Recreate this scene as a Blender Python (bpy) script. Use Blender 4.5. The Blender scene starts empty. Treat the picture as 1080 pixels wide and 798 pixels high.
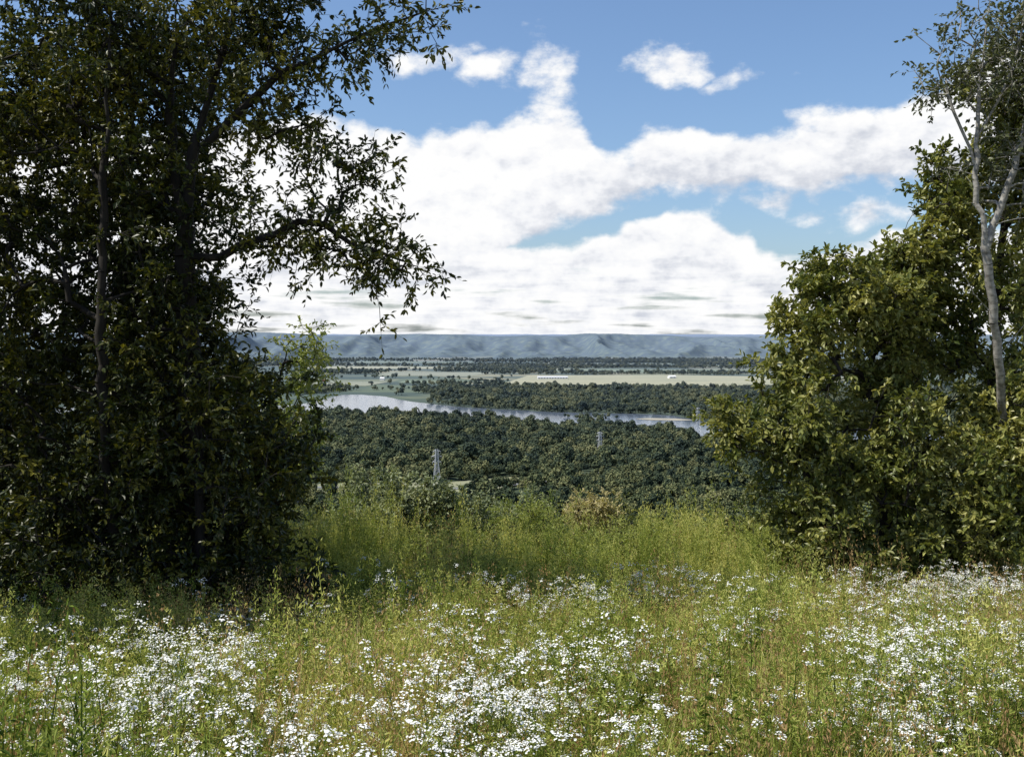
import bpy, math, bmesh, numpy as np
from mathutils import Vector, Matrix
rng=np.random.default_rng(7)
sc=bpy.context.scene
sc.view_settings.view_transform='Standard'; sc.view_settings.look='None'; sc.view_settings.exposure=0
EYE=150.0
# ---------------------------------------------------------------- helpers
_T=np.random.default_rng(3).random((256,256))
def vnoise(x,y):
    x=np.asarray(x,float);y=np.asarray(y,float)
    xi=np.floor(x).astype(int);yi=np.floor(y).astype(int);fx=x-xi;fy=y-yi
    fx=fx*fx*(3-2*fx);fy=fy*fy*(3-2*fy)
    g=lambda a,b:_T[a%256,b%256]
    return (g(xi,yi)*(1-fx)+g(xi+1,yi)*fx)*(1-fy)+(g(xi,yi+1)*(1-fx)+g(xi+1,yi+1)*fx)*fy
def fbm(x,y,o=4):
    s=0;a=.5;t=0
    for i in range(o):
        s=s+a*vnoise(x*2**i+17*i,y*2**i+31*i);t+=a;a*=.5
    return s/t
def sstep(a,b,x):
    t=np.clip((x-a)/(b-a),0,1);return t*t*(3-2*t)
def nrm(v):
    return v/np.maximum(np.linalg.norm(v,axis=-1,keepdims=True),1e-9)
def make_mesh(name,V,groups,mats,tint=None,smooth=False):
    me=bpy.data.meshes.new(name)
    V=np.asarray(V,np.float32)
    me.vertices.add(len(V));me.vertices.foreach_set('co',V.ravel())
    groups=[g for g in groups if len(g[0])]
    if groups:
        loops=np.concatenate([np.asarray(f).ravel() for f,_ in groups]).astype(np.int32)
        tot=np.concatenate([np.full(len(f),np.asarray(f).shape[1]) for f,_ in groups])
        st=np.concatenate([[0],np.cumsum(tot)[:-1]]).astype(np.int32)
        mi=np.concatenate([np.full(len(f),m) for f,m in groups]).astype(np.int32)
        me.loops.add(len(loops));me.loops.foreach_set('vertex_index',loops)
        me.polygons.add(len(tot));me.polygons.foreach_set('loop_start',st)
        me.polygons.foreach_set('material_index',mi)
        me.polygons.foreach_set('use_smooth',np.full(len(tot),smooth))
    for m in mats: me.materials.append(m)
    if tint is not None:
        a=me.attributes.new('tint','FLOAT','POINT');a.data.foreach_set('value',np.asarray(tint,np.float32))
    me.update(calc_edges=True)
    return me
def add_obj(name,me,parent=None,link=True):
    o=bpy.data.objects.new(name,me)
    if link: sc.collection.objects.link(o)
    if parent: o.parent=parent
    return o
class Buf:
    def __init__(s): s.V=[];s.F={};s.T=[];s.n=0
    def add(s,V,F,mi=0,t=0.5):
        V=np.asarray(V,float).reshape(-1,3);F=np.asarray(F)
        s.V.append(V);s.F.setdefault((mi,F.shape[1]),[]).append(F+s.n);s.n+=len(V)
        s.T.append(np.broadcast_to(np.asarray(t,float),(len(V),)))
    def merge(s,o,M,off,dt=0.,remap=None):
        """append another buffer, rotated/scaled by M and moved by off"""
        V=np.concatenate(o.V)@M.T+off;T=np.clip(np.concatenate(o.T)+dt,0,1)
        for (mi,k),f in o.F.items():
            s.F.setdefault((remap[mi] if remap else mi,k),[]).append(np.concatenate(f)+s.n)
        s.V.append(V);s.T.append(T);s.n+=len(V)
    def mesh(s,name,mats,smooth=False):
        return make_mesh(name,np.concatenate(s.V),[(np.concatenate(f),k[0]) for k,f in s.F.items()],mats,np.concatenate(s.T),smooth)
def leaf_geo(P,D,N,L,W):
    n=len(P);D=nrm(D);S=nrm(np.cross(D,N));N=np.cross(S,D)
    L=L[:,None];W=W[:,None]
    v=np.empty((n,6,3))
    v[:,0]=P
    v[:,1]=P+D*L*.3+S*W*.45+N*W*.16
    v[:,2]=P+D*L*.68+S*W*.4+N*W*.12
    v[:,3]=P+D*L-N*L*.12
    v[:,4]=P+D*L*.68-S*W*.4+N*W*.12
    v[:,5]=P+D*L*.3-S*W*.45+N*W*.16
    b=(np.arange(n)*6)[:,None]
    F=np.concatenate([b+[0,3,2,1],b+[0,5,4,3]])
    return v.reshape(-1,3),F
def tube_geo(A,B,ra,rb,k=5):
    n=len(A);D=nrm(B-A)
    ref=np.where(np.abs(D[:,2:3])>.9,np.array([[1.,0,0]]),np.array([[0,0,1.]]))
    S=nrm(np.cross(D,ref));T=np.cross(D,S)
    a=np.arange(k)*2*math.pi/k
    c=np.cos(a)[None,:,None];s=np.sin(a)[None,:,None]
    off=S[:,None]*c+T[:,None]*s
    v=np.concatenate([A[:,None]+off*ra[:,None,None],B[:,None]+off*rb[:,None,None]],1)
    b=(np.arange(n)*2*k)[:,None,None]
    i=np.arange(k);j=(i+1)%k
    q=np.stack([i,j,j+k,i+k],1)[None]
    return v.reshape(-1,3),(b+q).reshape(-1,4)
# ---------------------------------------------------------------- materials
def new_mat(name):
    m=bpy.data.materials.new(name);m.use_nodes=True;nt=m.node_tree;nt.nodes.clear();return m,nt
def N(nt,t,**k):
    n=nt.nodes.new(t)
    for a,b in k.items(): setattr(n,a,b)
    return n
def ramp(nt,fac,stops):
    r=N(nt,'ShaderNodeValToRGB')
    e=r.color_ramp.elements
    while len(e)<len(stops): e.new(.5)
    for x,(p,c) in zip(e,stops): x.position=p;x.color=(*c,1)
    nt.links.new(fac,r.inputs[0]);return r.outputs[0]
def mixc(nt,f,a,b,bt='MIX'):
    m=N(nt,'ShaderNodeMix',data_type='RGBA',blend_type=bt)
    for s,v in ((m.inputs[0],f),(m.inputs[6],a),(m.inputs[7],b)):
        if isinstance(v,bpy.types.NodeSocket): nt.links.new(v,s)
        else: s.default_value=v if not isinstance(v,tuple) else (*v,1)
    return m.outputs[2]
def mth(nt,op,a,b=None,c=None,clamp=False):
    m=N(nt,'ShaderNodeMath',operation=op,use_clamp=clamp)
    for i,v in enumerate((a,b,c)):
        if v is None: continue
        if isinstance(v,bpy.types.NodeSocket): nt.links.new(v,m.inputs[i])
        else: m.inputs[i].default_value=v
    return m.outputs[0]
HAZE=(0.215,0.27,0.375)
def haze(nt,col,scale=10500.):  # aerial haze painted into the base colour, stronger with distance from the origin
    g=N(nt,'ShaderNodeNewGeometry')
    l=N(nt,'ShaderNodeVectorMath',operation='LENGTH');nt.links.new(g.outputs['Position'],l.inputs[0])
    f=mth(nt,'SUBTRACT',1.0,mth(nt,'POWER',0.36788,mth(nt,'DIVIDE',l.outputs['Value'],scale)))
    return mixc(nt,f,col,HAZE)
def leaf_mat(name,stops,trans=.3,rough=.5,objrand=0.0,hz=False,spec=.4,matte=False):
    m,nt=new_mat(name)
    at=N(nt,'ShaderNodeAttribute',attribute_name='tint')
    f=at.outputs['Fac']
    if objrand:
        oi=N(nt,'ShaderNodeObjectInfo')
        f=mth(nt,'MULTIPLY_ADD',mth(nt,'SUBTRACT',oi.outputs['Random'],.5),objrand,f,clamp=True)
    g=N(nt,'ShaderNodeNewGeometry')
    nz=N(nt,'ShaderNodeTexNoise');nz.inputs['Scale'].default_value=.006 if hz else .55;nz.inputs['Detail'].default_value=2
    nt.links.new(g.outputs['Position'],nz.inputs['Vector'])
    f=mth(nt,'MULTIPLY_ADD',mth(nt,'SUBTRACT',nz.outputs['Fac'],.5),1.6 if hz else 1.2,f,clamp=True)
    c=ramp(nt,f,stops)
    if hz: c=haze(nt,c)
    if matte:
        p=N(nt,'ShaderNodeBsdfDiffuse');nt.links.new(c,p.inputs['Color'])
    else:
        p=N(nt,'ShaderNodeBsdfPrincipled');nt.links.new(c,p.inputs['Base Color']);p.inputs['Roughness'].default_value=rough
        p.inputs['Specular IOR Level'].default_value=spec
    o=N(nt,'ShaderNodeOutputMaterial')
    if trans>0:
        t=N(nt,'ShaderNodeBsdfTranslucent')
        nt.links.new(mixc(nt,1.0,c,(1.5,1.45,.6),'MULTIPLY'),t.inputs['Color'])
        x=N(nt,'ShaderNodeMixShader');x.inputs[0].default_value=trans
        nt.links.new(p.outputs[0],x.inputs[1]);nt.links.new(t.outputs[0],x.inputs[2]);nt.links.new(x.outputs[0],o.inputs[0])
    else: nt.links.new(p.outputs[0],o.inputs[0])
    return m
def simple_mat(name,c1,c2,scale=8,rough=.9,bump=0,hz=False,stretch=(1,1,1),metallic=0):
    m,nt=new_mat(name)
    tc=N(nt,'ShaderNodeTexCoord');mp=N(nt,'ShaderNodeMapping');mp.inputs['Scale'].default_value=stretch
    nt.links.new(tc.outputs['Object'],mp.inputs[0])
    nz=N(nt,'ShaderNodeTexNoise');nz.inputs['Scale'].default_value=scale;nz.inputs['Detail'].default_value=5
    nt.links.new(mp.outputs[0],nz.inputs['Vector'])
    c=ramp(nt,nz.outputs['Fac'],[(.3,c1),(.7,c2)])
    if hz:c=haze(nt,c)
    p=N(nt,'ShaderNodeBsdfPrincipled');nt.links.new(c,p.inputs['Base Color']);p.inputs['Roughness'].default_value=rough
    p.inputs['Metallic'].default_value=metallic
    if bump:
        b=N(nt,'ShaderNodeBump');b.inputs['Strength'].default_value=bump;nt.links.new(nz.outputs['Fac'],b.inputs['Height']);nt.links.new(b.outputs[0],p.inputs['Normal'])
    o=N(nt,'ShaderNodeOutputMaterial');nt.links.new(p.outputs[0],o.inputs[0]);return m
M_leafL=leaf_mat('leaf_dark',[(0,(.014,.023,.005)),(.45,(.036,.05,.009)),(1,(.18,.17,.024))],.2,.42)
M_leafR=leaf_mat('leaf_olive',[(0,(.055,.08,.016)),(.45,(.17,.19,.045)),(1,(.40,.38,.12))],.25,.40)
M_leafB=leaf_mat('leaf_birch',[(0,(.05,.065,.025)),(1,(.14,.15,.055))],.2,.45)
M_leafS=leaf_mat('leaf_shrub',[(0,(.12,.155,.075)),(.5,(.22,.255,.13)),(1,(.36,.38,.19))],.2,.5)
M_leafW=leaf_mat('leaf_willow',[(0,(.15,.20,.045)),(.5,(.29,.34,.085)),(1,(.46,.46,.15))],.25,.5)
M_leafY=leaf_mat('leaf_yellow',[(0,(.34,.31,.14)),(1,(.62,.54,.30))],.25,.6)
M_bark=simple_mat('bark_dark',(.010,.008,.006),(.03,.025,.02),9,.95,.5,stretch=(1,1,.25))
M_bark2=simple_mat('bark_pale',(.13,.12,.10),(.42,.40,.36),9,.85,.4,stretch=(1,1,1.8))
M_grass=leaf_mat('grass_blade',[(0,(.10,.145,.027)),(.35,(.27,.32,.06)),(.7,(.46,.46,.14)),(1,(.66,.58,.27))],.25,.6,.5,matte=True)
M_weed=leaf_mat('weed_leaf',[(0,(.055,.10,.02)),(.4,(.19,.25,.05)),(.8,(.40,.43,.12)),(1,(.55,.53,.18))],.25,.55,.5,matte=True)
M_brown=leaf_mat('seed_grass',[(0,(.26,.15,.06)),(1,(.54,.38,.19))],.2,.7,.5,matte=True)
M_white=simple_mat('petal_white',(.74,.74,.68),(.84,.84,.80),20,.7)
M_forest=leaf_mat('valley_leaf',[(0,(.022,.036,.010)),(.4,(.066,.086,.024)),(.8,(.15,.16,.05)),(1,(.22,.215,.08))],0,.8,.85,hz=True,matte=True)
# ---------------------------------------------------------------- terrain
GZ,GS=2.3,.15
def slope_h(y):
    yy=np.maximum(y,0)
    z=EYE-GZ-GS*yy
    t=np.maximum(y-23,0)
    z=z-np.where(t<20,t*t/40.*.5,(t-10)*.5)
    return np.where(y<0,EYE-GZ-.01*y,z)
def terr(x,y):
    z=slope_h(y+0.*x)
    z=z+(fbm(x/3.,y/3.,3)-.5)*.4*sstep(400,5,np.hypot(x,y))
    k=6.
    z=np.where(z>40,z,k*np.log1p(np.exp(np.clip(z/k,-50,50))))
    z=np.where(y>700,0,z)
    d=y+0.05*np.abs(x)
    front=6500+1400*(fbm(x/1700.,np.zeros_like(x)+3.3,3)-.5)
    rid=1-np.abs(2*fbm(x/430.,d/1100.,3)-1)*2.2
    s=(d-front)/1800.+.5*rid-.18+.28*(fbm(x/160.,d/260.,3)-.5)
    top=133+85*(fbm(x/750.,d/9000.+9,3)-.5)+12*(fbm(x/200.,d/900.+2,2)-.5)-22*sstep(9000,12000,d)
    b=top*sstep(0,1.0,s)+6*(vnoise(x/23.,d/60.)-.5)*sstep(0,.3,s)
    z=np.where(y>4500,np.maximum(z,b),z)
    return z
az=np.concatenate([np.radians(np.arange(-36,36,.1)),np.radians(np.arange(36,324,2.))])
rr=np.concatenate([[.3],np.geomspace(.8,5500,230)[0:],np.arange(5550,9100,30),np.geomspace(9200,60000,24)])
A,R=np.meshgrid(az,rr)
X=R*np.sin(A);Y=R*np.cos(A);Z=terr(X,Y)
na=len(az);nr=len(rr)
V=np.stack([X.ravel(),Y.ravel(),Z.ravel()],1)
i=np.arange(nr-1)[:,None];j=np.arange(na)[None];j2=(j+1)%na
F=np.stack([i*na+j+0*i,i*na+j2,(i+1)*na+j2,(i+1)*na+j],-1).reshape(-1,4)
V=np.concatenate([V,[[0,0,terr(np.array([0.]),np.array([0.]))[0]]]])
cf=np.stack([np.full(na,len(V)-1),(np.arange(na)+1)%na,np.arange(na)],1)
m,nt=new_mat('ground_mat')
g=N(nt,'ShaderNodeNewGeometry');sp=N(nt,'ShaderNodeSeparateXYZ');nt.links.new(g.outputs['Position'],sp.inputs[0])
def noise_at(scale,detail=5,stretch=None):
    n=N(nt,'ShaderNodeTexNoise');n.inputs['Scale'].default_value=scale;n.inputs['Detail'].default_value=detail
    src=g.outputs['Position']
    if stretch:
        mp=N(nt,'ShaderNodeMapping');mp.inputs['Scale'].default_value=stretch;nt.links.new(src,mp.inputs[0]);src=mp.outputs[0]
    nt.links.new(src,n.inputs['Vector']);return n.outputs['Fac']
near=ramp(nt,noise_at(2.5),[(.3,(.06,.06,.022)),(.5,(.12,.12,.04)),(.7,(.20,.17,.08))])
vor=N(nt,'ShaderNodeTexVoronoi');vor.inputs['Scale'].default_value=.0028
mp=N(nt,'ShaderNodeMapping');mp.inputs['Scale'].default_value=(1,.5,.0);nt.links.new(g.outputs['Position'],mp.inputs[0]);nt.links.new(mp.outputs[0],vor.inputs['Vector'])
sc3=N(nt,'ShaderNodeSeparateColor');nt.links.new(vor.outputs['Color'],sc3.inputs[0])
fields=ramp(nt,sc3.outputs[0],[(0,(.07,.095,.035)),(.3,(.11,.135,.05)),(.55,(.19,.19,.085)),(.8,(.30,.27,.14)),(1,(.09,.12,.045))])
fields=mixc(nt,ramp(nt,noise_at(.005,5,(.5,1,1)),[(.46,(0,0,0)),(.56,(1,1,1))]),fields,(.045,.066,.026))
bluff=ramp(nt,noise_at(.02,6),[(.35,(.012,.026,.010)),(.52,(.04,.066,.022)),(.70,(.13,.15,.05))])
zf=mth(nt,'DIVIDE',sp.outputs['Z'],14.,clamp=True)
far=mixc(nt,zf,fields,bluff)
fl=ramp(nt,noise_at(.03),[(.3,(.03,.045,.015)),(.7,(.07,.09,.03))])
yf=mth(nt,'MULTIPLY_ADD',sp.outputs['Y'],1/300.,-2300/300.,clamp=True)
far=mixc(nt,yf,fl,far)
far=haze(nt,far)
nf=mth(nt,'MULTIPLY_ADD',sp.outputs['Y'],1/30.,-40/30.,clamp=True)
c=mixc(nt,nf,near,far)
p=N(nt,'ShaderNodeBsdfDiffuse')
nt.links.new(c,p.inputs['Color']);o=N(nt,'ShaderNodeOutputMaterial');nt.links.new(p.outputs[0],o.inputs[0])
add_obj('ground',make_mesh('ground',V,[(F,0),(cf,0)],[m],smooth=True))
# ---------------------------------------------------------------- river, fields, road
def sheet(name,pts,z,mat,sub=0):
    me=bpy.data.meshes.new(name);me.from_pydata([(x,y,z) for x,y in pts],[],[list(range(len(pts)))]);me.materials.append(mat)
    bm=bmesh.new();bm.from_mesh(me);bmesh.ops.triangulate(bm,faces=bm.faces[:]);bm.normal_update();bm.faces.ensure_lookup_table()
    if sum(f.normal.z for f in bm.faces)<0: bmesh.ops.reverse_faces(bm,faces=bm.faces[:])
    bm.to_mesh(me);bm.free();return add_obj(name,me)
def smooth_line(p,n=6,jit=0):
    p=np.array(p,float);out=[]
    for i in range(len(p)-1):
        p0=p[max(i-1,0)];p1=p[i];p2=p[i+1];p3=p[min(i+2,len(p)-1)]
        for t in np.arange(n)/n:
            out.append(.5*((2*p1)+(-p0+p2)*t+(2*p0-5*p1+4*p2-p3)*t*t+(-p0+3*p1-3*p2+p3)*t**3))
    out.append(p[-1]);out=np.array(out);return out+rng.normal(0,jit,out.shape) if jit else out
m_w,nt=new_mat('river_water')
p=N(nt,'ShaderNodeBsdfPrincipled');p.inputs['Roughness'].default_value=.12
g=N(nt,'ShaderNodeNewGeometry');nz=N(nt,'ShaderNodeTexNoise');nz.inputs['Scale'].default_value=.12;nz.inputs['Detail'].default_value=5
nt.links.new(g.outputs['Position'],nz.inputs['Vector']);b=N(nt,'ShaderNodeBump');b.inputs['Strength'].default_value=.5;b.inputs['Distance'].default_value=1.2
nt.links.new(nz.outputs['Fac'],b.inputs['Height']);nt.links.new(b.outputs[0],p.inputs['Normal'])
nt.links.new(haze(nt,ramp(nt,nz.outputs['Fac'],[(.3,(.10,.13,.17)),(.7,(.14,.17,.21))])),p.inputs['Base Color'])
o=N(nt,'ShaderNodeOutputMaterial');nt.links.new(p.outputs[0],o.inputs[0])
far_bank=smooth_line([(-2600,2900),(-1500,2350),(-800,2180),(-500,2230),(-437,2400),(-414,2651),(-318,2600),(-229,2400),(-117,2230),(37,2095),(143,2046),(279,1995),(326,1859),(398,1745),(640,1640),(1300,1500),(2600,1500)],6,2)
near_bank=smooth_line([(-2600,2500),(-1500,2150),(-800,1950),(-494,1930),(-379,1955),(-241,1950),(-118,1905),(32,1785),(167,1712),(273,1585),(470,1440),(1300,1300),(2600,1250)],6,4)
river=np.concatenate([far_bank,near_bank[::-1]])
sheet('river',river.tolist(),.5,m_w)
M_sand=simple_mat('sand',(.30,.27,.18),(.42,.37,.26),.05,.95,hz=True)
sheet('sandbar',[(215,1895),(240,1915),(290,1905),(318,1870),(290,1858),(240,1870)],.9,M_sand)
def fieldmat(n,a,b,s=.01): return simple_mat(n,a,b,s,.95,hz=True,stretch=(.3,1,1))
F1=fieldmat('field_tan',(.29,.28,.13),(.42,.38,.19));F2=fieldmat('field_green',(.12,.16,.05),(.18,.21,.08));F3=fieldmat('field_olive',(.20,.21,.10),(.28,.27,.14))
fields=[([(-60,3020),(500,2880),(760,2900),(1000,3750),(560,3950),(60,3900)],F1),
([(-500,3900),(-150,3800),(-60,4200),(-480,4300)],F3),([(100,4250),(900,4150),(1100,4500),(200,4600)],F2),
([(-900,4700),(-200,4600),(-100,4900),(-950,5000)],F1),([(1000,4900),(1500,4850),(1600,5300),(1150,5200)],F1),
([(-640,3150),(-420,3100),(-380,3380),(-640,3450)],F3),([(-350,3300),(-150,3250),(-130,3420),(-340,3480)],F2),
([(0,5200),(700,5150),(800,5400),(60,5500)],F3),([(-800,5600),(-200,5500),(-200,5750),(-850,5850)],F2),
([(-215,1020),(-110,992),(-20,1030),(30,1095),(0,1125),(-60,1085),(-200,1072)],F3)]
for i_,(pl,mt) in enumerate(fields): sheet('crop_field',pl,.45+.06*i_,mt)
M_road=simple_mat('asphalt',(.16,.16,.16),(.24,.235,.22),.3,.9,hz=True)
cl=smooth_line([(-900,1010),(-400,1030),(-180,1045),(-60,1035),(30,1085),(140,1180),(400,1230)],8)
tn=nrm(np.gradient(cl,axis=0));pn=np.stack([-tn[:,1],tn[:,0]],1)
sheet('road',np.concatenate([cl+pn*5,(cl-pn*5)[::-1]]).tolist(),1.4,M_road)
def inpoly(x,y,poly):
    poly=np.array(poly);ins=np.zeros(len(x),bool);jx,jy=poly[-1]
    for ix,iy in poly:
        c=((iy>y)!=(jy>y))&(x<(jx-ix)*(y-iy)/(jy-iy+1e-12)+ix);ins^=c;jx,jy=ix,iy
    return ins
# ---------------------------------------------------------------- scatter
def scatter(name,P,rotz,scl,idx,protos,tilt=0.,follow=False):
    col=bpy.data.collections.new(name+'_kinds')
    for pr in protos: col.objects.link(pr)
    me=bpy.data.meshes.new(name);n=len(P);me.vertices.add(n);me.vertices.foreach_set('co',np.asarray(P,np.float32).ravel())
    rot=np.zeros((n,3),np.float32);rot[:,2]=rotz;rot[:,0]=rng.normal(0,tilt,n);rot[:,1]=rng.normal(0,tilt,n)
    if follow:
        e_=.35
        gx=(terr(P[:,0]+e_,P[:,1])-terr(P[:,0]-e_,P[:,1]))/(2*e_);gy=(terr(P[:,0],P[:,1]+e_)-terr(P[:,0],P[:,1]-e_))/(2*e_)
        for q in range(n):
            nn=Vector((-gx[q],-gy[q],1)).normalized();Q=Vector((0,0,1)).rotation_difference(nn).to_matrix()@Matrix.Rotation(float(rotz[q]),3,'Z')
            rot[q]=Q.to_euler('XYZ')
    scl=np.asarray(scl,np.float32)
    if scl.ndim==1: scl=np.repeat(scl[:,None],3,1)
    a=me.attributes.new('rot','FLOAT_VECTOR','POINT');a.data.foreach_set('vector',rot.ravel())
    a=me.attributes.new('scl','FLOAT_VECTOR','POINT');a.data.foreach_set('vector',scl.ravel())
    a=me.attributes.new('kind','INT','POINT');a.data.foreach_set('value',np.asarray(idx,np.int32))
    me.update();ob=add_obj(name,me)
    ng=bpy.data.node_groups.new(name,'GeometryNodeTree')
    ng.interface.new_socket('Geometry',in_out='INPUT',socket_type='NodeSocketGeometry')
    ng.interface.new_socket('Geometry',in_out='OUTPUT',socket_type='NodeSocketGeometry')
    gi=ng.nodes.new('NodeGroupInput');go=ng.nodes.new('NodeGroupOutput')
    ci=ng.nodes.new('GeometryNodeCollectionInfo');ci.inputs['Collection'].default_value=col
    ci.inputs['Separate Children'].default_value=True;ci.inputs['Reset Children'].default_value=True
    ip=ng.nodes.new('GeometryNodeInstanceOnPoints');ip.inputs['Pick Instance'].default_value=True
    def na_(t,nm):
        n=ng.nodes.new('GeometryNodeInputNamedAttribute');n.data_type=t;n.inputs['Name'].default_value=nm;return n.outputs['Attribute']
    L=ng.links.new
    L(gi.outputs[0],ip.inputs['Points']);L(ci.outputs[0],ip.inputs['Instance'])
    L(na_('INT','kind'),ip.inputs['Instance Index']);L(na_('FLOAT_VECTOR','rot'),ip.inputs['Rotation']);L(na_('FLOAT_VECTOR','scl'),ip.inputs['Scale'])
    L(ip.outputs[0],go.inputs[0])
    md=ob.modifiers.new('scatter','NODES');md.node_group=ng
    return ob
def valley_tree(k):
    b=Buf();r=np.random.default_rng(100+k)
    n=420
    wide=[1.5,1.9,1.1,1.6,2.1,.7,1.4][k%7]
    lob=[(r.normal(0,wide,2).tolist()+[r.uniform(4.5,9.5)],r.uniform(1.7,3.6)) for _ in range(7)]
    P=[];D=[];T=[]
    for c,rad in lob:
        d=nrm(r.normal(size=(n//7,3)));d[:,2]=np.abs(d[:,2])*1.1-.35;d=nrm(d)
        P.append(np.array(c)+d*rad*r.uniform(.75,1.05,(len(d),1)));D.append(d);T.append(np.full(len(d),r.normal(0,.1)))
    P=np.concatenate(P);D=np.concatenate(D);T=np.concatenate(T)
    nn=nrm(D+r.normal(0,.35,D.shape)+[0,0,.3]);dd=nrm(np.cross(nn,r.normal(size=nn.shape)))
    L=r.uniform(.9,1.9,len(P))
    v,f=leaf_geo(P-dd*L[:,None]*.5,dd,nn,L,L*.9)
    b.add(v,f,0,np.repeat(np.clip(r.normal(.42,.16,len(P))+T,0,1),6))
    v,f=tube_geo(np.array([[0,0,-1.]]),np.array([[0,0,7.]]),np.array([.4]),np.array([.2]));b.add(v,f,1,.5)
    return add_obj('valley_tree',b.mesh('valley_tree',[M_forest,M_bark]),link=False)
NK=8
vt=[valley_tree(k) for k in range(NK)]
def cand(n,r0,r1,amax=.56):
    r=np.sqrt(rng.uniform(r0*r0,r1*r1,n));a=rng.uniform(-amax,amax,n);return r*np.sin(a),r*np.cos(a)
def dist_to_line(x,y,line):
    d=np.full(len(x),1e9)
    for q in line: d=np.minimum(d,(x-q[0])**2+(y-q[1])**2)
    return np.sqrt(d)
x,y=cand(34000,500,2300)
ok=~inpoly(x,y,river)&~inpoly(x,y,fields[-1][0])
mid=np.interp(x,near_bank[:,0],near_bank[:,1])
near_ok=ok&(y<mid-3)&(fbm(x/90+3,y/90,3)>.29)&(dist_to_line(x,y,cl)>13)
P1=np.stack([x,y],1)[near_ok];S1=np.clip(rng.lognormal(-.05,.3,len(P1)),.4,1.8)*(.75+.5*fbm(P1[:,0]/150,P1[:,1]/150,2))
x,y=cand(26000,1600,3000)
fb=np.interp(x,far_bank[:,0],far_bank[:,1])
okf=(y>fb)&~inpoly(x,y,river)&(y<3000+160*(fbm(x/200,y/900)-.5))&((x>-180)|(fbm(x/180,y/120,3)>.53))&(fbm(x/130+9,y/100,3)>.33)
for pl,_ in fields[:-1]: okf&=~inpoly(x,y,pl)
P2=np.stack([x,y],1)[okf];S2=np.clip(rng.lognormal(0,.28,len(P2)),.5,1.7)
x,y=cand(52000,2850,6300)
nn_=fbm(x/600+5,y/150,4);okt=(nn_>np.where(y>4200,.53,.60))|((np.abs(fbm(x/500,y/120+7,2)-.5)<.010))
for pl,_ in fields[:-1]: okt&=~inpoly(x,y,pl)
P3=np.stack([x,y],1)[okt];S3=rng.uniform(.7,1.5,len(P3))
x,y=cand(700,1700,2100,.2)
isl=inpoly(x,y,[(60,1930),(130,1950),(200,1925),(215,1895),(150,1890),(70,1905)])|inpoly(x,y,[(-330,2150),(-300,2230),(-250,2250),(-250,2180)])
P4=np.stack([x,y],1)[isl];S4=rng.uniform(.5,.9,len(P4))
PP=np.concatenate([P1,P2,P3,P4]);SS=np.concatenate([S1,S2,S3,S4])
zz=terr(PP[:,0],PP[:,1])
sc_=np.stack([SS,SS,SS*rng.uniform(.8,1.3,len(SS))],1)
print('valley trees',len(PP))
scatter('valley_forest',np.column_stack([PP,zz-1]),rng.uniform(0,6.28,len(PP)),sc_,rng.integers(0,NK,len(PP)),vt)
# ---------------------------------------------------------------- buildings
M_wall=simple_mat('white_siding',(.7,.7,.68),(.8,.8,.78),.2,.7);M_roof=simple_mat('roof_metal',(.55,.56,.58),(.68,.69,.7),.2,.5);M_dark=simple_mat('opening_dark',(.03,.03,.035),(.06,.06,.06),1,.5)
M_roofr=simple_mat('roof_red',(.2,.08,.06),(.28,.12,.09),.2,.8)
def building(name,x,y,rot,L,W,H,RH,roof):
    e=bpy.data.objects.new(name,None);sc.collection.objects.link(e);e.location=(x,y,0);e.rotation_euler[2]=rot
    l,w=L/2,W/2
    v=[(-l,-w,0),(l,-w,0),(l,w,0),(-l,w,0),(-l,-w,H),(l,-w,H),(l,w,H),(-l,w,H),(-l,0,H+RH),(l,0,H+RH)]
    me=bpy.data.meshes.new('walls');me.from_pydata(v,[],[(0,1,5,4),(1,2,6,9,5),(2,3,7,6),(3,0,4,8,7)]);me.materials.append(M_wall);add_obj('walls',me,e)
    q=.6;s=RH/w
    v=[(-l-q,-w-q,H-q*s+.1),(l+q,-w-q,H-q*s+.1),(l+q,0,H+RH+.1),(-l-q,0,H+RH+.1),(l+q,w+q,H-q*s+.1),(-l-q,w+q,H-q*s+.1)]
    v+= [(a,b,c+.35) for a,b,c in v]
    me=bpy.data.meshes.new('roof');me.from_pydata(v,[],[(6,7,8,9),(9,8,10,11),(0,3,2,1),(3,5,4,2),(0,1,7,6),(5,11,10,4),(1,2,8,7),(2,4,10,8),(0,6,9,3),(3,9,11,5)]);me.materials.append(roof);add_obj('roof',me,e)
    b=Buf();k=max(2,int(L/9))
    for i in range(k):
        cx=-l+(i+.5)*L/k;hw=min(1.6,L/k*.22)
        b.add([(cx-hw,-w-.05,H*.35),(cx+hw,-w-.05,H*.35),(cx+hw,-w-.05,H*.75),(cx-hw,-w-.05,H*.75)],[[0,1,2,3]],0)
    add_obj('windows',b.mesh('windows',[M_dark]),e)
building('white_warehouse',135,3600,.03,100,30,6,3,M_roof)
building('farm_barn',540,3650,.4,26,14,6,4,M_wall)
building('farmhouse',-570,3300,.3,16,11,6,4,M_roofr)
building('farmhouse',-420,3500,-.2,14,10,6,4,M_roof)
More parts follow.
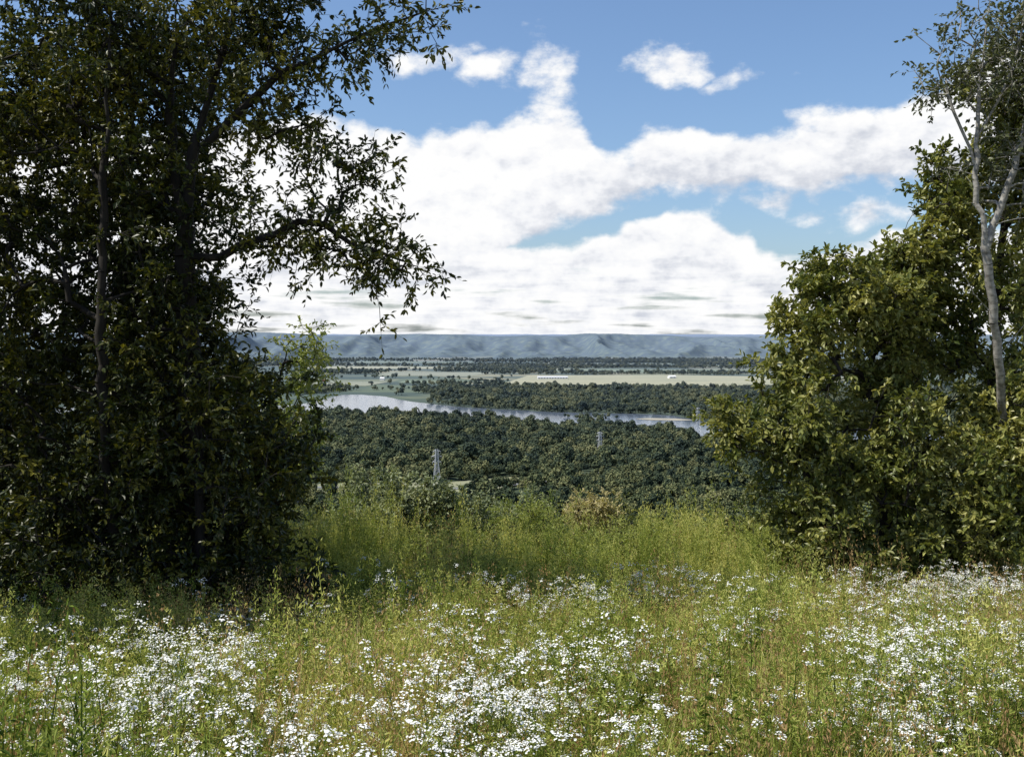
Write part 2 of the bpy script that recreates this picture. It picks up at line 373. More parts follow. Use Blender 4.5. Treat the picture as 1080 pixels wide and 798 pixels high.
# ---------------------------------------------------------------- pylons
M_steel=simple_mat('galvanised_steel',(.42,.44,.46),(.55,.57,.59),2,.5,metallic=.2)
def pylon(x,y,H,rot=0.):
    e=bpy.data.objects.new('transmission_tower',None);sc.collection.objects.link(e);e.location=(x,y,0);e.rotation_euler[2]=rot
    A=[];B=[];Rr=[]
    def bar(a,b,r=.09): A.append(a);B.append(b);Rr.append(r)
    hw=lambda t: 3.2*(1-t)**1.2+.7 if t<.62 else 3.2*(.38)**1.2+.7-(t-.62)*1.5
    lv=[0,.16,.3,.42,.52,.6,.68,.76,.84,.92,1.0];c=[(-1,-1),(1,-1),(1,1),(-1,1)]
    for a,b in zip(lv[:-1],lv[1:]):
        for i in range(4):
            j=(i+1)%4
            pa=lambda i,t:(c[i][0]*hw(t),c[i][1]*hw(t),t*H)
            bar(pa(i,a),pa(i,b),.18);bar(pa(i,a),pa(j,b));bar(pa(j,a),pa(i,b));bar(pa(i,b),pa(j,b))
    add=Buf();v,f=tube_geo(np.array(A,float),np.array(B,float),np.array(Rr),np.array(Rr),4);add.add(v,f)
    add_obj('lattice_mast',add.mesh('lattice_mast',[M_steel]),e)
    A.clear();B.clear();Rr.clear()
    for t,w in ((.68,4.4),(.82,5.2),(.95,3.8)):
        for s in (-1,1):
            for q in (-1,1):
                bar((s*hw(t),q*hw(t),t*H),(s*w,0,t*H+.3),.12);bar((s*hw(t),q*hw(t),(t+.05)*H),(s*w,0,t*H+.3),.12)
            bar((s*w,0,t*H+.3),(s*w,0,t*H-2.0),.10)
    add=Buf();v,f=tube_geo(np.array(A,float),np.array(B,float),np.array(Rr),np.array(Rr),4);add.add(v,f)
    add_obj('cross_arms',add.mesh('cross_arms',[M_steel]),e)
pylon(-73,1045,38,.3);pylon(107,1310,31,.3);pylon(283,1640,38,.3)
# ---------------------------------------------------------------- trees
def lobe(c,r,n,clump=5,jit=.3):
    k=max(3,n//clump)
    d=nrm(rng.normal(size=(k,3)))*(rng.random((k,1))**(1/2.4))
    P=np.array(c)+d*np.array(r)
    P=np.repeat(P,clump,0)+rng.normal(0,jit,(k*clump,3));return P
def along(poly,n,spread):
    poly=np.array(poly,float);t=rng.uniform(0.15,1,n)*(len(poly)-1);i=np.minimum(t.astype(int),len(poly)-2);f=(t-i)[:,None]
    return poly[i]*(1-f)+poly[i+1]*f+rng.normal(0,1,(n,3))*np.array(spread)
def tree(name,trunks,attr,mleaf,mbark,r_base,leafL=.1,leafW=.05,tw=5,per=9,twl=(.22,.45),r_tip=.006,upn=.8):
    e=bpy.data.objects.new(name,None);sc.collection.objects.link(e)
    pos=[];par=[]
    for tr in trunks:
        tr=np.array(tr,float);tr[:,2]+=EYE
        start=-1
        if pos:
            pa=np.array(pos);start=int(np.argmin(np.linalg.norm(pa-tr[0],axis=1)))
        last=start
        pl=smooth_line(tr,max(2,int(np.linalg.norm(np.diff(tr,axis=0),axis=1).mean()/.3)))
        pl[1:]+=rng.normal(0,.018,pl[1:].shape)
        for q in pl: pos.append(q);par.append(last);last=len(pos)-1
    attr=attr.copy();attr[:,2]+=EYE
    gz=terr(attr[:,0],attr[:,1]);attr=attr[attr[:,2]>gz+.15]
    base=np.array(pos);dm=np.array([np.min(np.linalg.norm(base-a,axis=1)) for a in attr])
    order=np.argsort(dm);cap=len(pos)+len(attr)*14;PA=np.zeros((cap,3));PA[:len(pos)]=base;n=len(pos);par=par+[0]*(cap-n);tips=[]
    for ai in order:
        a=attr[ai];d=PA[:n]-a
        cst=np.linalg.norm(d,axis=1)+.7*np.maximum(0,d[:,2]+.1)
        k=int(np.argmin(cst));s=PA[k].copy();L=np.linalg.norm(a-s)
        st=int(min(12,max(1,math.ceil(L/.3))));last=k
        mid=(s+a)/2+rng.normal(0,.1*L,3)+[0,0,.08*L]
        for q in range(1,st+1):
            t=q/st;PA[n]=(1-t)**2*s+2*t*(1-t)*mid+t*t*a;par[n]=last;last=n;n+=1
        tips.append(last)
    cnt=np.zeros(n);
    for t in tips: cnt[t]+=1
    for q in range(n-1,-1,-1):
        if par[q]>=0: cnt[par[q]]+=cnt[q]
    cnt=np.maximum(cnt,1);ex=math.log(r_base/r_tip)/math.log(max(cnt.max(),3));rad=r_tip*cnt**ex
    pr=np.array(par[:n]);ch=np.where(pr>=0)[0];pa=pr[ch]
    b=Buf();v,f=tube_geo(PA[pa],PA[ch],np.minimum(rad[pa],rad[ch]*1.25+.002),rad[ch],6);b.add(v,f,0)
    root=PA[0];b2,f2=tube_geo(root[None]-[0,0,.5],root[None]+[0,0,.25],np.array([r_base*1.7]),np.array([r_base]),9);b.add(b2,f2,0)
    add_obj('trunk_and_limbs',b.mesh('trunk_and_limbs',[mbark],True),e)
    T=np.array(tips);tp=PA[T];od=nrm(tp-PA[np.array([par[t] for t in T])]+1e-6)
    K=len(T);b=Buf()
    td=nrm(od[:,None]*.8+rng.normal(0,.75,(K,tw,3))+[0,0,.12]);tl=rng.uniform(*twl,(K,tw,1))
    tb=np.broadcast_to(tp[:,None],td.shape);te=tb+td*tl+np.array([0,0,-.12])*tl
    v,f=tube_geo(tb.reshape(-1,3),te.reshape(-1,3),np.full(K*tw,r_tip*.6),np.full(K*tw,.0015),3)
    b2=Buf();b2.add(v,f,0);add_obj('twigs',b2.mesh('twigs',[mbark]),e)
    t=rng.uniform(.15,1.05,(K,tw,per,1))
    P=tb[:,:,None]+(te-tb)[:,:,None]*t
    D=nrm(td[:,:,None]*.7+rng.normal(0,.6,(K,tw,per,3))+[0,0,-.25]);Nn=nrm(rng.normal(0,.55,(K,tw,per,3))+[0,0,upn])
    tint=np.clip(.5+rng.normal(0,.16,(K,1,1))+rng.normal(0,.16,(K,tw,per)),0,1)
    n=K*tw*per;L=rng.uniform(.65,1.2,n)*leafL
    v,f=leaf_geo(P.reshape(-1,3),D.reshape(-1,3),Nn.reshape(-1,3),L,L*leafW/leafL)
    b.add(v,f,0,np.repeat(tint.ravel(),6))
    add_obj('leaves',b.mesh('leaves',[mleaf]),e)
    return e
C=np.concatenate
G=lambda y:-GZ-GS*y
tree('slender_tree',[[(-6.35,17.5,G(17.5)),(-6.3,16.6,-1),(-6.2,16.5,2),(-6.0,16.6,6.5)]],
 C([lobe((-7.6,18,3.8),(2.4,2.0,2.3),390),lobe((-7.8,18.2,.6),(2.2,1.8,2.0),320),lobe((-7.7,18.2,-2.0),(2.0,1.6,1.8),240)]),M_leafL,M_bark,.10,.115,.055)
limb1=[(-4.95,17.2,2.9),(-3.6,17,4.0),(-2.3,16.9,4.6),(-1.1,16.8,5.0)]
limb2=[(-4.6,17.1,1.2),(-3.3,16.9,1.75),(-2.4,16.8,1.35),(-1.65,16.7,1.1)]
limb3=[(-4.7,17.2,3.4),(-3.9,17.1,5.2),(-3.0,17.1,6.3)]
tree('forked_tree',[[(-5.1,17.4,G(17.4)),(-5.15,17.3,-1.0),(-5.2,17.3,1.2),(-5.0,17.2,3.0),(-4.5,17.2,4.6),(-4.0,17.2,6.6)],
  [(-5.2,17.3,1.6),(-5.45,17.4,3.5),(-5.2,17.5,6.5)],limb1,limb2],
 C([lobe((-5.9,17.7,4.6),(1.2,1.6,1.5),230),lobe((-5.75,17.8,1.4),(1.3,1.6,1.9),320),
    along(limb1,60,(.28,.35,.26)),along(limb1,16,(.5,.5,.3)),along(limb2,64,(.24,.35,.22)),along(limb2,26,(.4,.4,.4)),along(limb3,60,(.4,.4,.35)),
    lobe((-2.6,17,2.6),(.8,.6,.4),30,3,.2),lobe((-3.4,17,3.3),(.9,.7,.25),24,3,.2),lobe((-4.0,17,4.9),(.8,.7,.7),60,4,.2)]),M_leafL,M_bark,.18,.11,.05,r_tip=.005,per=8)
tree('added_shade_tree',[[(-4.9,16.8,G(16.8)),(-4.9,16.9,-2.5),(-5.1,17,-.5),(-5.0,17,1.0)]],
 C([lobe((-5.0,17.3,-.9),(1.25,1.4,1.2),220,10,.3),lobe((-4.7,17.1,-2.4),(1.35,1.3,1.1),230,10,.3),lobe((-4.5,16.9,-3.8),(1.6,1.2,.9),280,8,.3),lobe((-7.3,16.8,-3.6),(1.8,1.2,1.1),240)]),M_leafL,M_bark,.12,.11,.055)
tree('added_shade_tree',[[(-10.5,19.5,G(19)),(-10.5,19.5,1),(-10.4,19.5,5.5)]],  # tree added past the left frame edge to shade the left trees
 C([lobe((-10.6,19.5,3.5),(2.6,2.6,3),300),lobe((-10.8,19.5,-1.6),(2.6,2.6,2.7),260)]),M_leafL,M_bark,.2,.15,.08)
tree('added_shade_tree',[[(-9.7,13.4,G(13.4)),(-9.7,13.4,1),(-9.6,13.4,5.2)]],  # unseen tree added left of frame to cast shade on the meadow
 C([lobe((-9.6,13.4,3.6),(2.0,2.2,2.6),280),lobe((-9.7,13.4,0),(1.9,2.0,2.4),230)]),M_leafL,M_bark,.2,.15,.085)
tree('added_shade_tree',[[(-8.0,22.5,G(23)),(-8.0,22.5,1),(-7.8,22.5,5.5)]],
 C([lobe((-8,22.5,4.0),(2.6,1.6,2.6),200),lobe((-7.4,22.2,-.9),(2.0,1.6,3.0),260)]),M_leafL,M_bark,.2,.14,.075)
tree('sapling',[[(-5.8,25,G(25)-.2),(-5.7,25,-2.5),(-5.2,25,-.4)]],C([lobe((-4.9,25,-.9),(.6,.6,.9),60,4,.2),lobe((-5.4,25,-2.5),(.8,.7,1.3),90,4,.25)]),M_leafW,M_bark,.05,.11,.05,tw=4,per=7)
tree('maple_tree',[[(7.2,20.6,G(20.6)),(7.1,20.6,-2),(7.2,20.6,0),(7.5,20.6,2.0)]],
 C([lobe((7.2,20.6,-.9),(1.8,1.7,2.0),330,15,.26),lobe((6.2,20.1,.6),(.75,.9,.8),80,10,.17),lobe((5.7,20.0,1.1),(.35,.5,.5),27,9,.14),lobe((5.15,20,.2),(.15,.3,.25),12,4,.1),lobe((7.35,20.4,1.5),(.7,.9,.9),90,10,.18),lobe((5.6,20.0,-.7),(.7,.8,.7),70,10,.18),lobe((8.3,20.5,2.5),(.75,.9,1.0),90,10,.2)]),M_leafR,M_bark,.17,.125,.065)
tree('maple_tree',[[(5.9,19.6,G(19.6)),(5.7,19.6,-3.4),(5.0,19.6,-1.8)]],
 C([lobe((4.75,19.6,-1.9),(1.2,1.1,.7),140,10,.2),lobe((5.5,19.6,-3.5),(.95,1.1,.9),140,10,.25),lobe((6.5,19.4,-1.9),(1.2,.8,1.1),130,13,.2)]),M_leafR,M_bark,.09,.12,.062)
tree('maple_tree',[[(9.3,20.8,G(20.8)),(9.3,20.8,-1),(9.5,21,2.6)]],
 C([lobe((9.3,20.9,.3),(1.7,1.6,2.3),330,15,.28),lobe((8.5,19.7,-3.2),(2.1,1.2,1.5),290,14,.28),lobe((7.4,19.6,-4.5),(2.2,.8,.6),190),lobe((8.9,18.9,-1.9),(1.2,.7,.9),100,10,.2),lobe((9.6,20.3,3.6),(.9,.8,2.3),200,10,.25)]),M_leafR,M_bark,.15,.125,.065)
tree('maple_tree',[[(12.3,21.8,G(21.8)),(12.3,21.8,0),(12.3,22,5)]],
 C([lobe((12.2,22,2.5),(2.2,2.2,3.2),240),lobe((12.2,21.5,-2.3),(2.4,2,2.4),220)]),M_leafR,M_bark,.2,.14,.075)
bt=[[(9.1,19.9,G(19.9)),(9.0,19.8,-2.2),(8.6,19.1,-.4),(8.15,18.7,1.5),(7.95,18.7,3.0),(8.1,18.8,4.6),(8.35,18.9,6.6)],
 [(8.15,18.7,1.4),(8.6,18.7,2.8),(9.0,18.8,4.4),(9.2,19,6.2)],[(7.95,18.7,2.9),(7.6,18.7,3.8),(7.3,18.8,4.6)],[(8.45,18.9,.3),(8.0,18.7,.7),(7.75,18.7,1.1)],[(8.6,19.1,-.4),(9.0,18.8,.3),(9.3,18.7,.2)],[(8.0,18.7,3.4),(8.5,18.6,4.4),(8.7,18.6,5.6)]]
tree('birch_tree',bt,C([lobe((8.2,18.8,4.9),(.9,.8,1.2),80,4,.2),lobe((7.5,18.8,4.3),(.4,.5,.3),24,6,.15),lobe((9.1,18.9,4.8),(.6,.8,1.2),180,6,.25),lobe((9.0,18.9,2.9),(.5,.6,.8),60,4,.25),lobe((8.0,18.8,3.0),(.8,.5,.6),20,2,.2)]),M_leafB,M_bark2,.075,.09,.05,tw=4,per=6,r_tip=.006)
tree('hawthorn_bush',[[(-3,30,G(30)-.6),(-3,30,-5.3)]],C([lobe((-3.7,30,-5.5),(1.6,1.3,1.5),230,8,.22),lobe((-1.6,30,-5.5),(1.4,1.2,1.3),180,8,.22),lobe((-2.5,29.8,-4.65),(1.1,.8,.7),100,8,.2)]),M_leafS,M_bark,.08,.10,.06)
tree('sumac_bush',[[(2.15,30,G(30)-.6),(2.15,30,-5.6)]],lobe((2.15,30,-5.05),(.7,.6,.55),110,5,.15),M_leafY,M_bark,.05,.09,.035,twl=(.15,.3))
tree('hawthorn_bush',[[(5.6,29,G(29)-.6),(5.5,29,-6)]],C([lobe((5.0,29,-5.8),(1.4,1.0,.9),140,8,.2),lobe((7.2,28,-5.5),(1.6,1.2,1.1),140)]),M_leafR,M_bark,.07,.1,.055)
tree('young_ash_tree',[[(3.6,35,G(35)-3.6),(3.6,35,-7)]],C([lobe((3.6,35,-7.1),(1.3,1.1,1.3),140,8,.22)]),M_leafR,M_bark,.06,.11,.05)
tree('young_ash_tree',[[(-.1,36,G(36)-4.0),(-.1,36,-7)]],C([lobe((-.1,36,-7.0),(1.4,1.1,1.5),150,8,.22)]),M_leafS,M_bark,.06,.11,.05)
tree('willow_shrub',[[(.4,26,G(26)-.3),(.3,26,-5.0)]],C([lobe((.4,26,-4.85),(.9,.8,.75),140,5,.2),lobe((1.9,25,-5.1),(.9,.7,.5),90,5,.2),lobe((3.4,26,-5.3),(1.2,.8,.6),120,5,.2),lobe((-1.2,24,-4.8),(.9,.7,.6),110,5,.2)]),M_leafW,M_bark,.04,.10,.022)
tree('willow_shrub',[[(-.3,20.5,G(20.5)),(-.3,20.5,-4.9)]],C([lobe((-.4,20.5,-4.55),(.7,.6,.5),90,5,.15),lobe((-2.0,21.5,-4.65),(.9,.6,.55),90,5,.15),lobe((1.3,22.0,-4.95),(.6,.6,.45),70,5,.15)]),M_leafW,M_bark,.03,.08,.018,twl=(.15,.35))
# ---------------------------------------------------------------- meadow plants (patches of mixed plants, instanced)
def blades(b,r,n,h0,h1,w,spread=.07,lean=.45,mi=0,tm=.5):
    P=np.zeros((n,3));P[:,:2]=r.normal(0,spread,(n,2));a=r.uniform(0,6.28,n);h=r.uniform(h0,h1,n);ln=r.uniform(.08,lean,n)*h
    d=np.stack([np.cos(a),np.sin(a),0*a],1);s=np.stack([-np.sin(a),np.cos(a),0*a],1)
    tw=r.uniform(-1,1,(n,1));s=nrm(s+d*tw)
    vs=[]
    for t,ww in ((0,.8),(.35,1),(.7,.75),(1,.1)):
        c=P+d*(ln*t*t)[:,None]+np.array([0,0,1])*(h*(t-.25*t*t*ln/h))[:,None]
        vs+= [c-s*w*ww*.5,c+s*w*ww*.5]
    v=np.stack(vs,1);q=np.array([[0,1,3,2],[2,3,5,4],[4,5,7,6]])
    F=((np.arange(n)*8)[:,None,None]+q[None]).reshape(-1,4)
    b.add(v.reshape(-1,3),F,mi,np.repeat(np.clip(r.normal(tm,.2,n),0,1),8))
    return P+d*ln[:,None]+np.array([0,0,1])*(h*(1-.25*ln/h))[:,None]
def grass_b(r):
    b=Buf();blades(b,r,22,.22,.66,.0065,.11,.7,0);return b
def brown_b(r):
    b=Buf();t=blades(b,r,12,.5,.95,.004,.08,.5,2,.5)
    t=np.repeat(t,8,0)+r.normal(0,1,(96,3))*[.012,.012,.06];D=r.normal(0,.4,t.shape)+[0,0,1]
    v,f=leaf_geo(t,D,r.normal(size=t.shape),np.full(96,.024),np.full(96,.009));b.add(v,f,2,.6);return b
def stem(b,r,base,top,rad,nl,ll,lw,mi=1):
    mid=(base+top)/2+r.normal(0,.03,3)
    t=np.linspace(0,1,4)[:,None];c=(1-t)**2*base+2*t*(1-t)*mid+t*t*top
    v,f=tube_geo(c[:-1],c[1:],np.full(3,rad),np.full(3,rad*.8),3);b.add(v,f,mi,.35)
    if nl:
        t=r.uniform(.12,.97,(nl,1));P=(1-t)**2*base+2*t*(1-t)*mid+t*t*top
        a=r.uniform(0,6.28,nl);D=np.stack([np.cos(a),np.sin(a),r.uniform(-.1,.9,nl)],1)
        L=ll*(1.25-t[:,0]*.7)*r.uniform(.7,1.2,nl)
        v,f=leaf_geo(P,D,np.tile([0,0,1.],(nl,1))+r.normal(0,.3,(nl,3)),L,np.full(nl,lw)*(1.2-t[:,0]*.5))
        b.add(v,f,mi,np.repeat(np.clip(.3+.4*t[:,0]+r.normal(0,.12,nl),0,1),6))
def weed_b(r):
    b=Buf()
    for s in range(3):
        base=np.append(r.normal(0,.06,2),0);top=np.array([*(r.normal(0,.15,2)),r.uniform(.45,.95)])
        stem(b,r,base,top,.003,30,.095,.019)
        n=22;P=top+r.normal(0,1,(n,3))*[.035,.035,.05];D=r.normal(0,.7,(n,3))+[0,0,.8]
        v,f=leaf_geo(P,D,r.normal(size=(n,3)),np.full(n,.032),np.full(n,.010));b.add(v,f,1,.85)
    return b
def flower_b(r):
    b=Buf()
    for s in range(3):
        base=np.append(r.normal(0,.06,2),0);top=np.array([*(r.normal(0,.14,2)),r.uniform(.45,.9)])
        stem(b,r,base,top,.0025,16,.07,.014)
        for q in range(r.integers(2,5)):
            ct=top+np.array([*r.normal(0,.06,2),r.uniform(0,.12)]);st=top*.85+base*.15
            v,f=tube_geo(st[None],ct[None],np.array([.002]),np.array([.0015]),3);b.add(v,f,1,.4)
            n=r.integers(7,17);o=r.normal(0,1,(n,3))*[.018,.018,.009];P=ct+o;nn=nrm(o*[14,14,5]*1.+[0,0,1]);dd=nrm(np.cross(nn,r.normal(size=nn.shape)))
            L=r.uniform(.010,.017,n);v,f=leaf_geo(P-dd*L[:,None]*.5,dd,nn,L,L);b.add(v,f,3,.5)
    return b
MM=[M_grass,M_weed,M_brown,M_white]
def patch(k,ng_,nw,nb):
    r=np.random.default_rng(900+k);b=Buf()
    for fn,cnt in ((grass_b,ng_),(weed_b,nw),(brown_b,nb)):
        cx,cy=r.uniform(-.6,.6,2)
        for q in range(cnt):
            if fn is grass_b: px,py=r.uniform(-.62,.62,2)
            else: px,py=np.clip(r.normal((cx*.5,cy*.5),.36),-.65,.65)
            a=r.uniform(0,6.28);s=r.uniform(.6,1.25);c_,s_=math.cos(a)*s,math.sin(a)*s
            b.merge(fn(r),np.array([[c_,-s_,0],[s_,c_,0],[0,0,s]]),np.array([px,py,0]),r.normal(0,.14))
    return add_obj('meadow_patch',b.mesh('meadow_patch',MM),link=False)
kinds=[(42,2,1),(36,6,2),(30,12,0),(26,16,1),(24,20,0),(38,3,6),(32,5,11),(28,14,4),(40,6,3),(30,18,2)]
protos=[patch(k,*q) for k,q in enumerate(kinds)]
gy_=np.arange(1.6,30,.78);P=[]
for yy in gy_:
    xs=np.arange(-(.56*yy+2.4),.56*yy+2.4,.82);P.append(np.stack([xs+rng.normal(0,.16,len(xs)),yy+rng.normal(0,.16,len(xs))],1))
P=np.concatenate(P);x,y=P[:,0],P[:,1]
nf_=fbm(x/2.2+40,y/2.4,3)+rng.normal(0,.08,len(x));br=(fbm(x/2+71,y/2+5,3)+.15*np.exp(-((x+.30*y)/1.2)**2)+.08*np.exp(-((x+1.0)/1.)**2)+.12*np.exp(-((x-.42*y)/1.)**2)+rng.normal(0,.05,len(x))>.62)
idx=np.where(br,rng.choice([5,6,6,7],len(x)),np.where(nf_>.48,rng.choice([2,3,4,9,7],len(x)),rng.choice([0,1,8,2],len(x))))
sz=rng.uniform(.65,1.25,len(x))*(.6+.8*fbm(x/1.4+8,y/1.4,2))*(1+.65*sstep(17,23,y)*fbm(x/1.2,y/3+4,2)*1.6)
idx=np.where(y>19,rng.choice([3,4,9,2],len(x)),idx)
scl=np.stack([np.full(len(x),1.)]*2+[sz],1)
print('patches',len(x))
scatter('meadow_grass',np.column_stack([x,y,terr(x,y)-.03]),rng.uniform(0,6.28,len(x)),scl,idx,protos,0,True)
def flower_proto(k,n=3):
    r=np.random.default_rng(500+k);b=Buf()
    for q in range(n):
        b.merge(flower_b(r),np.eye(3)*r.uniform(.75,1.15),np.array([*r.normal(0,.14,2),0]),0)
    return add_obj('boneset_flower',b.mesh('boneset_flower',MM),link=False)
def mcand(n,y0,y1):
    y=np.sqrt(rng.uniform(y0*y0,y1*y1,n));x=rng.uniform(-1,1,n)*(.56*y+2.0);return x,y
x,y=mcand(4200,2.3,18)
k=.62*fbm(x/.9+11,y/1.3+5,3)+.38*fbm(x/3.2+4.3,y/4+2,2)+rng.normal(0,.035,len(x))+.05*sstep(-3,3,x)-.14*(sstep(8,11,y)*(x<-.10*y))>.608
k|=rng.random(len(x))<.03
x=x[k];y=y[k]
print('flowers',len(x))
scatter('meadow_wildflowers',np.column_stack([x,y,terr(x,y)-.03]),rng.uniform(0,6.28,len(x)),rng.uniform(.75,1.25,len(x)),rng.integers(0,8,len(x)),[flower_proto(k,1+k%3) for k in range(8)],.1)
# ---------------------------------------------------------------- sun and sky
SV=Vector((-.54,-.12,.83)).normalized()
el=math.asin(SV.z);azs=math.atan2(SV.x,SV.y)
sl=bpy.data.lights.new('sun','SUN');sl.energy=5.0;sl.angle=math.radians(.5);sl.color=(1,.95,.84)
so=bpy.data.objects.new('sun',sl);sc.collection.objects.link(so);so.rotation_euler=SV.to_track_quat('Z','Y').to_euler();so.location=(-30,0,200)
w=bpy.data.worlds.new('World');sc.world=w;w.use_nodes=True;nt=w.node_tree;nt.nodes.clear()
w.cycles.sampling_method='NONE'
sky=N(nt,'ShaderNodeTexSky',sky_type='NISHITA');sky.sun_disc=False;sky.sun_elevation=el;sky.sun_rotation=azs;sky.altitude=100;sky.dust_density=1.4;sky.ozone_density=6.0
bg=N(nt,'ShaderNodeBackground');bg.inputs[1].default_value=.15
nt.links.new(sky.outputs[0],bg.inputs[0])
tc=N(nt,'ShaderNodeTexCoord');sp=N(nt,'ShaderNodeSeparateXYZ');nt.links.new(tc.outputs['Generated'],sp.inputs[0])
dx,dy,dz=sp.outputs
u=mth(nt,'ARCTAN2',dx,dy)
h=mth(nt,'SQRT',mth(nt,'ADD',mth(nt,'MULTIPLY',dx,dx),mth(nt,'MULTIPLY',dy,dy)))
v=mth(nt,'DIVIDE',dz,mth(nt,'MAXIMUM',h,.02))
cb=N(nt,'ShaderNodeCombineXYZ');nt.links.new(u,cb.inputs[0]);nt.links.new(v,cb.inputs[1])
wn=N(nt,'ShaderNodeTexNoise');wn.inputs['Scale'].default_value=16;wn.inputs['Detail'].default_value=2;nt.links.new(cb.outputs[0],wn.inputs['Vector'])
wv=N(nt,'ShaderNodeVectorMath',operation='MULTIPLY_ADD');nt.links.new(wn.outputs['Color'],wv.inputs[0]);wv.inputs[1].default_value=(.06,.045,0);nt.links.new(cb.outputs[0],wv.inputs[2])
pv=N(nt,'ShaderNodeVectorMath',operation='ADD');nt.links.new(wv.outputs[0],pv.inputs[0]);pv.inputs[1].default_value=(-.03,-.0225,0)
ps=N(nt,'ShaderNodeSeparateXYZ');nt.links.new(pv.outputs[0],ps.inputs[0]);pu,pvv=ps.outputs[0],ps.outputs[1]
un=mth(nt,'MULTIPLY_ADD',pu,1/1.2,.5,clamp=True)
def curve(pts,vmax=.3):
    f=N(nt,'ShaderNodeFloatCurve');c=f.mapping.curves[0]
    pts=[((a+.6)/1.2,b/vmax) for a,b in pts]
    pts=[(0,pts[0][1])]+pts+[(1,pts[-1][1])]
    while len(c.points)<len(pts): c.points.new(.5,.5)
    for q,pp in zip(c.points,pts): q.location=pp
    f.mapping.update();nt.links.new(un,f.inputs['Value']);return mth(nt,'MULTIPLY',f.outputs[0],vmax)
top=curve([(-.257,.182),(-.182,.190),(-.122,.195),(-.079,.182),(-.035,.197),(.018,.202),(.07,.188),(.10,.168),(.139,.183),(.224,.177),(.265,.19),(.305,.188),(.345,.20),(.383,.215),(.443,.24)])
bot=curve([(-.257,.0),(-.035,.02),(.0,.075),(.035,.100),(.07,.115),(.10,.125),(.19,.127),(.265,.132),(.36,.138),(.443,.13)])
lowt=curve([(-.257,.10),(.0,.082),(.05,.080),(.09,.090),(.13,.110),(.17,.105),(.215,.085),(.25,.066),(.30,.074),(.345,.084),(.443,.09)])
mp=N(nt,'ShaderNodeMapping');mp.inputs['Scale'].default_value=(1,1.45,1);nt.links.new(cb.outputs[0],mp.inputs[0])
def nse(off,det):
    m_=N(nt,'ShaderNodeVectorMath',operation='ADD');nt.links.new(mp.outputs[0],m_.inputs[0]);m_.inputs[1].default_value=off
    n_=N(nt,'ShaderNodeTexNoise');n_.inputs['Scale'].default_value=19;n_.inputs['Detail'].default_value=det;n_.inputs['Roughness'].default_value=.6
    nt.links.new(m_.outputs[0],n_.inputs['Vector']);return mth(nt,'SUBTRACT',n_.outputs['Fac'],.5)
n0=nse((0,0,0),6);n1=nse((-.008,.018,0),4)
a1=mth(nt,'MULTIPLY_ADD',mth(nt,'SUBTRACT',top,pvv),1/.045,.5,clamp=True)
b1=mth(nt,'MULTIPLY_ADD',mth(nt,'SUBTRACT',pvv,bot),1/.05,.5,clamp=True)
bank=mth(nt,'MULTIPLY',a1,b1)
lowd=mth(nt,'MULTIPLY_ADD',mth(nt,'SUBTRACT',lowt,pvv),1/.03,.5,clamp=True)
lowf=mth(nt,'MULTIPLY_ADD',v,-1/.05,.085/.05,clamp=True)
lowd=mth(nt,'MULTIPLY',lowd,mth(nt,'MULTIPLY_ADD',lowf,-.30,1.0))
bank=mth(nt,'MULTIPLY',bank,mth(nt,'SUBTRACT',1.0,mth(nt,'MULTIPLY',lowf,.9)))
D=mth(nt,'MAXIMUM',bank,lowd)
for a,b_,rx,ry,am in [(-.075,.255,.060,.022,.60),(-.02,.240,.045,.020,.58),(.035,.235,.038,.05,.58),(.145,.247,.05,.024,.62),(.205,.228,.055,.018,.54),(.235,.118,.035,.016,.56),(.31,.108,.06,.022,.62)]:
    q=N(nt,'ShaderNodeVectorMath',operation='MULTIPLY_ADD');nt.links.new(pv.outputs[0],q.inputs[0]);q.inputs[1].default_value=(1/rx,1/ry,0);q.inputs[2].default_value=(-a/rx,-b_/ry,0)
    d=N(nt,'ShaderNodeVectorMath',operation='DOT_PRODUCT');nt.links.new(q.outputs[0],d.inputs[0]);nt.links.new(q.outputs[0],d.inputs[1])
    D=mth(nt,'MAXIMUM',D,mth(nt,'MULTIPLY',mth(nt,'POWER',.36788,d.outputs['Value']),am))
ms=N(nt,'ShaderNodeMapping');ms.inputs['Scale'].default_value=(8,80,1);nt.links.new(cb.outputs[0],ms.inputs[0])
ns=N(nt,'ShaderNodeTexNoise');ns.inputs['Scale'].default_value=1.2;ns.inputs['Detail'].default_value=4;nt.links.new(ms.outputs[0],ns.inputs['Vector'])
st=mth(nt,'MULTIPLY',mth(nt,'SUBTRACT',ns.outputs['Fac'],.5),lowf)
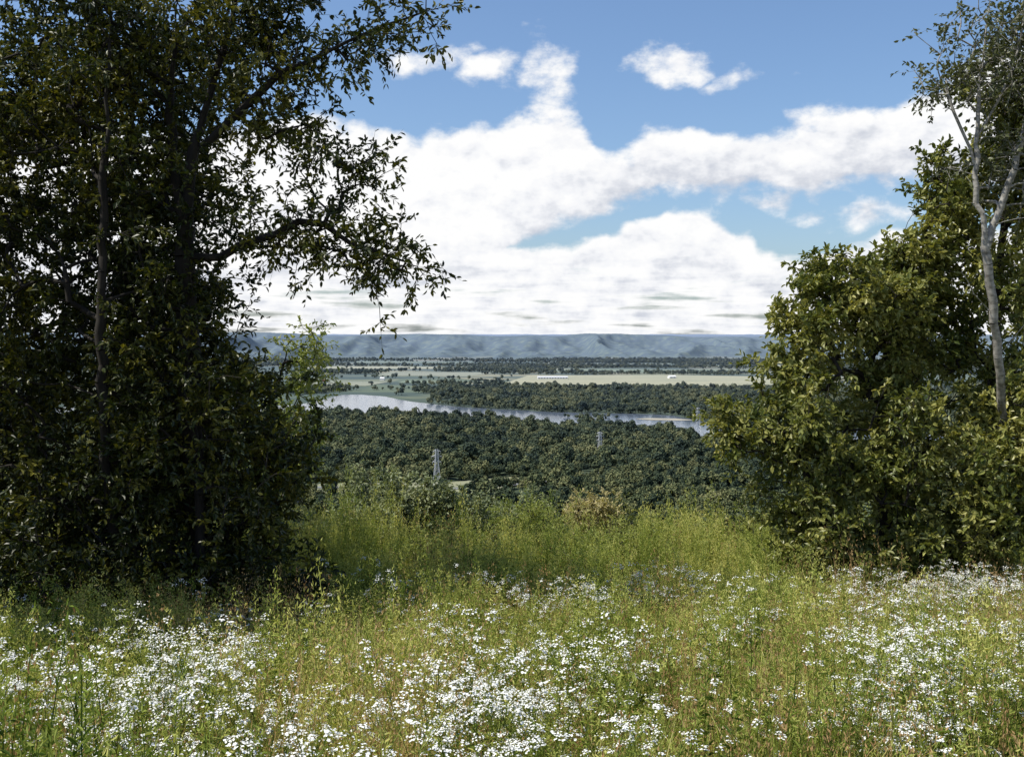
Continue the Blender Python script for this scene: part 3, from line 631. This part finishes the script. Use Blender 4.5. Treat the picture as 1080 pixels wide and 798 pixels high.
D=mth(nt,'ADD',mth(nt,'MULTIPLY_ADD',st,-2.0,D),mth(nt,'MULTIPLY',n0,mth(nt,'MULTIPLY_ADD',lowf,-.6,1.2)))
mr=N(nt,'ShaderNodeMapRange',interpolation_type='SMOOTHSTEP');mr.inputs['From Min'].default_value=.32;mr.inputs['From Max'].default_value=.66;nt.links.new(D,mr.inputs['Value'])
under=mth(nt,'MULTIPLY_ADD',mth(nt,'SUBTRACT',pvv,bot),1/.055,.05,clamp=True)
u2=mth(nt,'MULTIPLY_ADD',mth(nt,'SUBTRACT',lowt,pvv),-1/.11,.98,clamp=True)
isl_=mth(nt,'MULTIPLY_ADD',mth(nt,'SUBTRACT',lowd,bank),6.0,.5,clamp=True)
under=mth(nt,'ADD',mth(nt,'MULTIPLY',under,mth(nt,'SUBTRACT',1.0,isl_)),mth(nt,'MULTIPLY',u2,isl_))
under=mth(nt,'MAXIMUM',under,mth(nt,'MULTIPLY',lowf,.85))
sh=mth(nt,'MULTIPLY_ADD',mth(nt,'SUBTRACT',n0,n1),1.7,mth(nt,'MULTIPLY_ADD',under,.45,.40))
sh=mth(nt,'MULTIPLY_ADD',n0,-.25,sh)
sh=mth(nt,'MULTIPLY_ADD',st,1.8,sh,clamp=True)
col=ramp(nt,sh,[(0,(.50,.53,.62)),(.35,(.67,.70,.77)),(.65,(.92,.93,.96)),(.85,(1,1,1))])
cbg=N(nt,'ShaderNodeBackground');nt.links.new(col,cbg.inputs[0]);cbg.inputs[1].default_value=1.0
mx=N(nt,'ShaderNodeMixShader');nt.links.new(mr.outputs[0],mx.inputs[0]);nt.links.new(bg.outputs[0],mx.inputs[1]);nt.links.new(cbg.outputs[0],mx.inputs[2])
wo=N(nt,'ShaderNodeOutputWorld');nt.links.new(mx.outputs[0],wo.inputs[0])
# ---------------------------------------------------------------- camera
cd=bpy.data.cameras.new('camera');cd.lens=38;cd.sensor_width=36;cd.clip_start=.1;cd.clip_end=100000
co=bpy.data.objects.new('camera',cd);sc.collection.objects.link(co);co.location=(0,0,EYE);co.rotation_euler=(math.radians(90-2.36),0,0)
sc.camera=co
